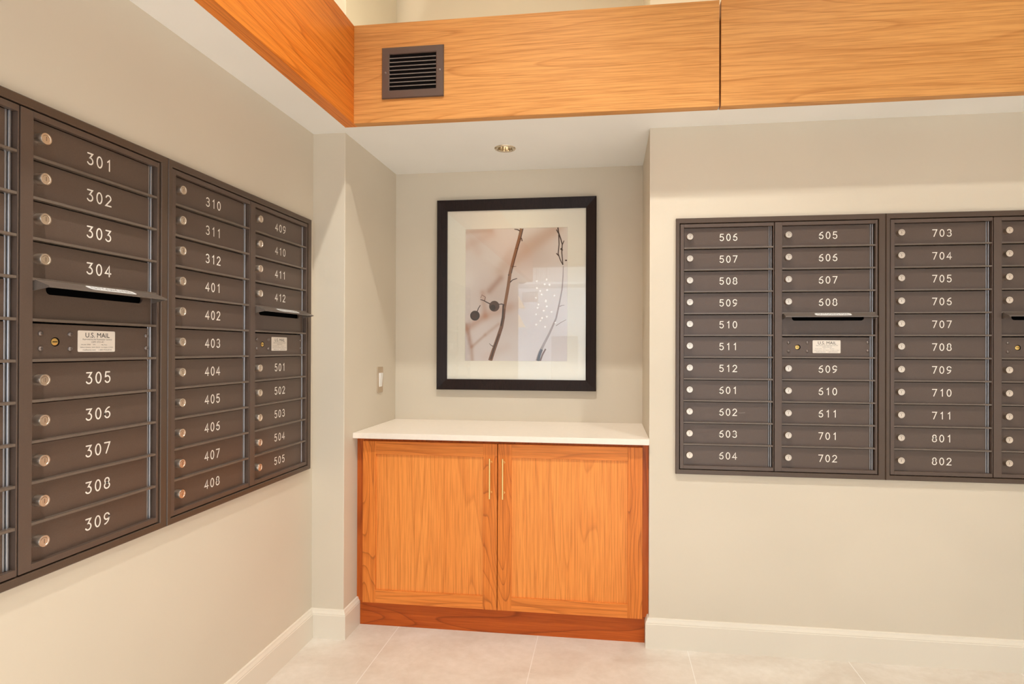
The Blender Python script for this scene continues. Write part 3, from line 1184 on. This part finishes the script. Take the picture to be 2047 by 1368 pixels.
stroke([(634, 872), (616, 905), (604, 938)], 8, 9, 2, -0.0083)
M_PRINT = mat('photo_print', (0.6, 0.5, 0.45), 0.6)
ca = N(M_PRINT, 'ShaderNodeVertexColor', layer_name='print_colour')
L(M_PRINT, ca.outputs[0], bsdf(M_PRINT).inputs['Base Color'])
inks = [M_PRINT, mat('twig_print', (0.26, 0.115, 0.055), 0.6), mat('twig_lower_print', (0.17, 0.065, 0.033), 0.6),
        mat('twig_dark_print', (0.04, 0.012, 0.007), 0.6), mat('berry_print', (0.075, 0.036, 0.026), 0.6),
        mat('berry_dark_print', (0.022, 0.009, 0.007), 0.6), mat('twig_pale_print', (0.36, 0.26, 0.22), 0.6)]
me = pr.mesh('photo_print', inks, fix=False)
at = me.color_attributes.new('print_colour', 'FLOAT_COLOR', 'POINT')
cols = np.ones((len(me.vertices), 4), dtype=np.float32)
cols[:n_field, :3] = np.clip(field.reshape(-1, 3), 0, 1)
at.data.foreach_set('color', cols.ravel())
link('photo_print', me, pic)

M_GLASS = D.materials.new('picture_glass')
M_GLASS.use_nodes = True
nt = M_GLASS.node_tree
nt.nodes.remove(nt.nodes['Principled BSDF'])
tr = nt.nodes.new('ShaderNodeBsdfTransparent')
tr.inputs[0].default_value = (1, 1, 1, 1)
gl = nt.nodes.new('ShaderNodeBsdfGlossy')
gl.inputs['Roughness'].default_value = 0.0
fr = nt.nodes.new('ShaderNodeFresnel')
fr.inputs[0].default_value = 1.5
mx = nt.nodes.new('ShaderNodeMixShader')
geo = nt.nodes.new('ShaderNodeNewGeometry')
inv = nt.nodes.new('ShaderNodeMath')
inv.operation = 'SUBTRACT'
inv.inputs[0].default_value = 1.0
nt.links.new(geo.outputs['Backfacing'], inv.inputs[1])
mulf = nt.nodes.new('ShaderNodeMath')
mulf.operation = 'MULTIPLY'
nt.links.new(fr.outputs[0], mulf.inputs[0])
nt.links.new(inv.outputs[0], mulf.inputs[1])
dbl = nt.nodes.new('ShaderNodeMath')     # both faces of the pane reflect: 2F / (1 + F) ~ 1.85 F
dbl.operation = 'MULTIPLY'
dbl.use_clamp = True
dbl.inputs[1].default_value = 1.85
nt.links.new(mulf.outputs[0], dbl.inputs[0])
nt.links.new(dbl.outputs[0], mx.inputs[0])
nt.links.new(tr.outputs[0], mx.inputs[1])
nt.links.new(gl.outputs[0], mx.inputs[2])
nt.links.new(mx.outputs[0], nt.nodes['Material Output'].inputs['Surface'])
mb = MB()
mb.box(IX0 - 0.003 - qx, IX1 + 0.003 - qx, -0.0150, -0.0130, IZ0 - 0.003 - qz, IZ1 + 0.003 - qz)
g = link('picture_glass', mb.mesh('picture_glass', M_GLASS), pic)
g['label'] = 'clear glass reflecting the bright lobby'

# ------------------------------------------------------------------ light switch on the niche side wall
sw = thing('light_switch', 'steel light switch plate with white rocker on the niche side wall', 'light switch', (XN0, 0.302, 1.012), PI / 2)
mb = MB()
mb.prism(rrect(-0.034, 0.034, 0.0, 0.125, 0.003), -0.004, 0.0)
link('switch_plate', mb.mesh('switch_plate', M_STEEL, bevel=0.0008), sw)
mb = MB()
poly = [(-0.004, 0.0285), (-0.0062, 0.029), (-0.0115, 0.0955), (-0.004, 0.096)]
vs = [(x, y, z) for x in (-0.0165, 0.0165) for y, z in poly]
mb.add(vs, [(0, 1, 2, 3), (7, 6, 5, 4), (0, 4, 5, 1), (1, 5, 6, 2), (2, 6, 7, 3), (3, 7, 4, 0)])
link('rocker', mb.mesh('rocker', M_SWITCH, bevel=0.0006), sw)

# ------------------------------------------------------------------ lobby fittings that show in the picture glass
def emit(name, col, strength):
    m = mat(name, col, 0.5)
    bsdf(m).inputs['Emission Color'].default_value = (*col, 1)
    bsdf(m).inputs['Emission Strength'].default_value = strength
    return m


M_BULB = emit('chandelier_bulb', (1.0, 0.95, 0.88), 9.0)
ch = thing('bubble_chandelier', 'lobby chandelier of small glowing globes, reflected in the picture glass', 'chandelier', (0.08, -7.0, zl))
mb = MB()
mb.lathe([(0.20, -0.03), (0.20, 0.0)], 0, 0, seg=24, axis='z')
link('canopy', mb.mesh('canopy', M_STEEL), ch)
mbulb = MB()
mbulb.sphere((0, 0, 0), 0.016, 10)
me = mbulb.mesh('glass_globe', M_BULB, smooth=60)
for k in range(24):
    a = k * 2.4
    rr = 0.05 + 0.17 * ((k * 0.618) % 1)
    zz = -0.35 - 0.85 * k / 23
    x, y = rr * math.cos(a), rr * math.sin(a)
    g = link('glass_globe', me, ch, (x, y, zz))
    mb = MB()
    mb.tube((0, 0, 0.02), (0, 0, -zz - 0.029), 0.001, 5)
    link('cord', mb.mesh('cord', M_STEEL), g)
gp = thing('globe_pendant', 'dark round globe pendant in the lobby, reflected in the picture glass', 'pendant lamp', (-0.18, -6.0, zl))
mb = MB()
mb.sphere((0, 0, -0.43), 0.11, 24)
link('shade', mb.mesh('shade', mat('smoked_glass', (0.10, 0.14, 0.18), 0.25), smooth=60), gp)
mb = MB()
mb.tube((0, 0, 0), (0, 0, -0.33), 0.004, 8)
link('cord', mb.mesh('cord', M_STEEL), gp)
M_SHADE = emit('linen_shade', (1.0, 0.86, 0.62), 2.2)
for lab, x, y, z in (('upper cream cone pendant shade in the lobby, reflected in the picture glass', -0.55, -8.0, 2.03),
                     ('lower cream cone pendant shade in the lobby, reflected in the picture glass', -0.50, -7.7, 1.64)):
    cp = thing('cone_pendant', lab, 'pendant lamp', (x, y, zl), group='cone pendants in the lobby')
    mb = MB()
    mb.lathe([(0.02, z - zl + 0.24), (0.15, z - zl)], 0, 0, seg=24, axis='z')
    link('shade', mb.mesh('shade', M_SHADE, smooth=60), cp)
    mb = MB()
    mb.tube((0, 0, 0), (0, 0, z - zl + 0.238), 0.003, 6)
    link('cord', mb.mesh('cord', M_STEEL), cp)
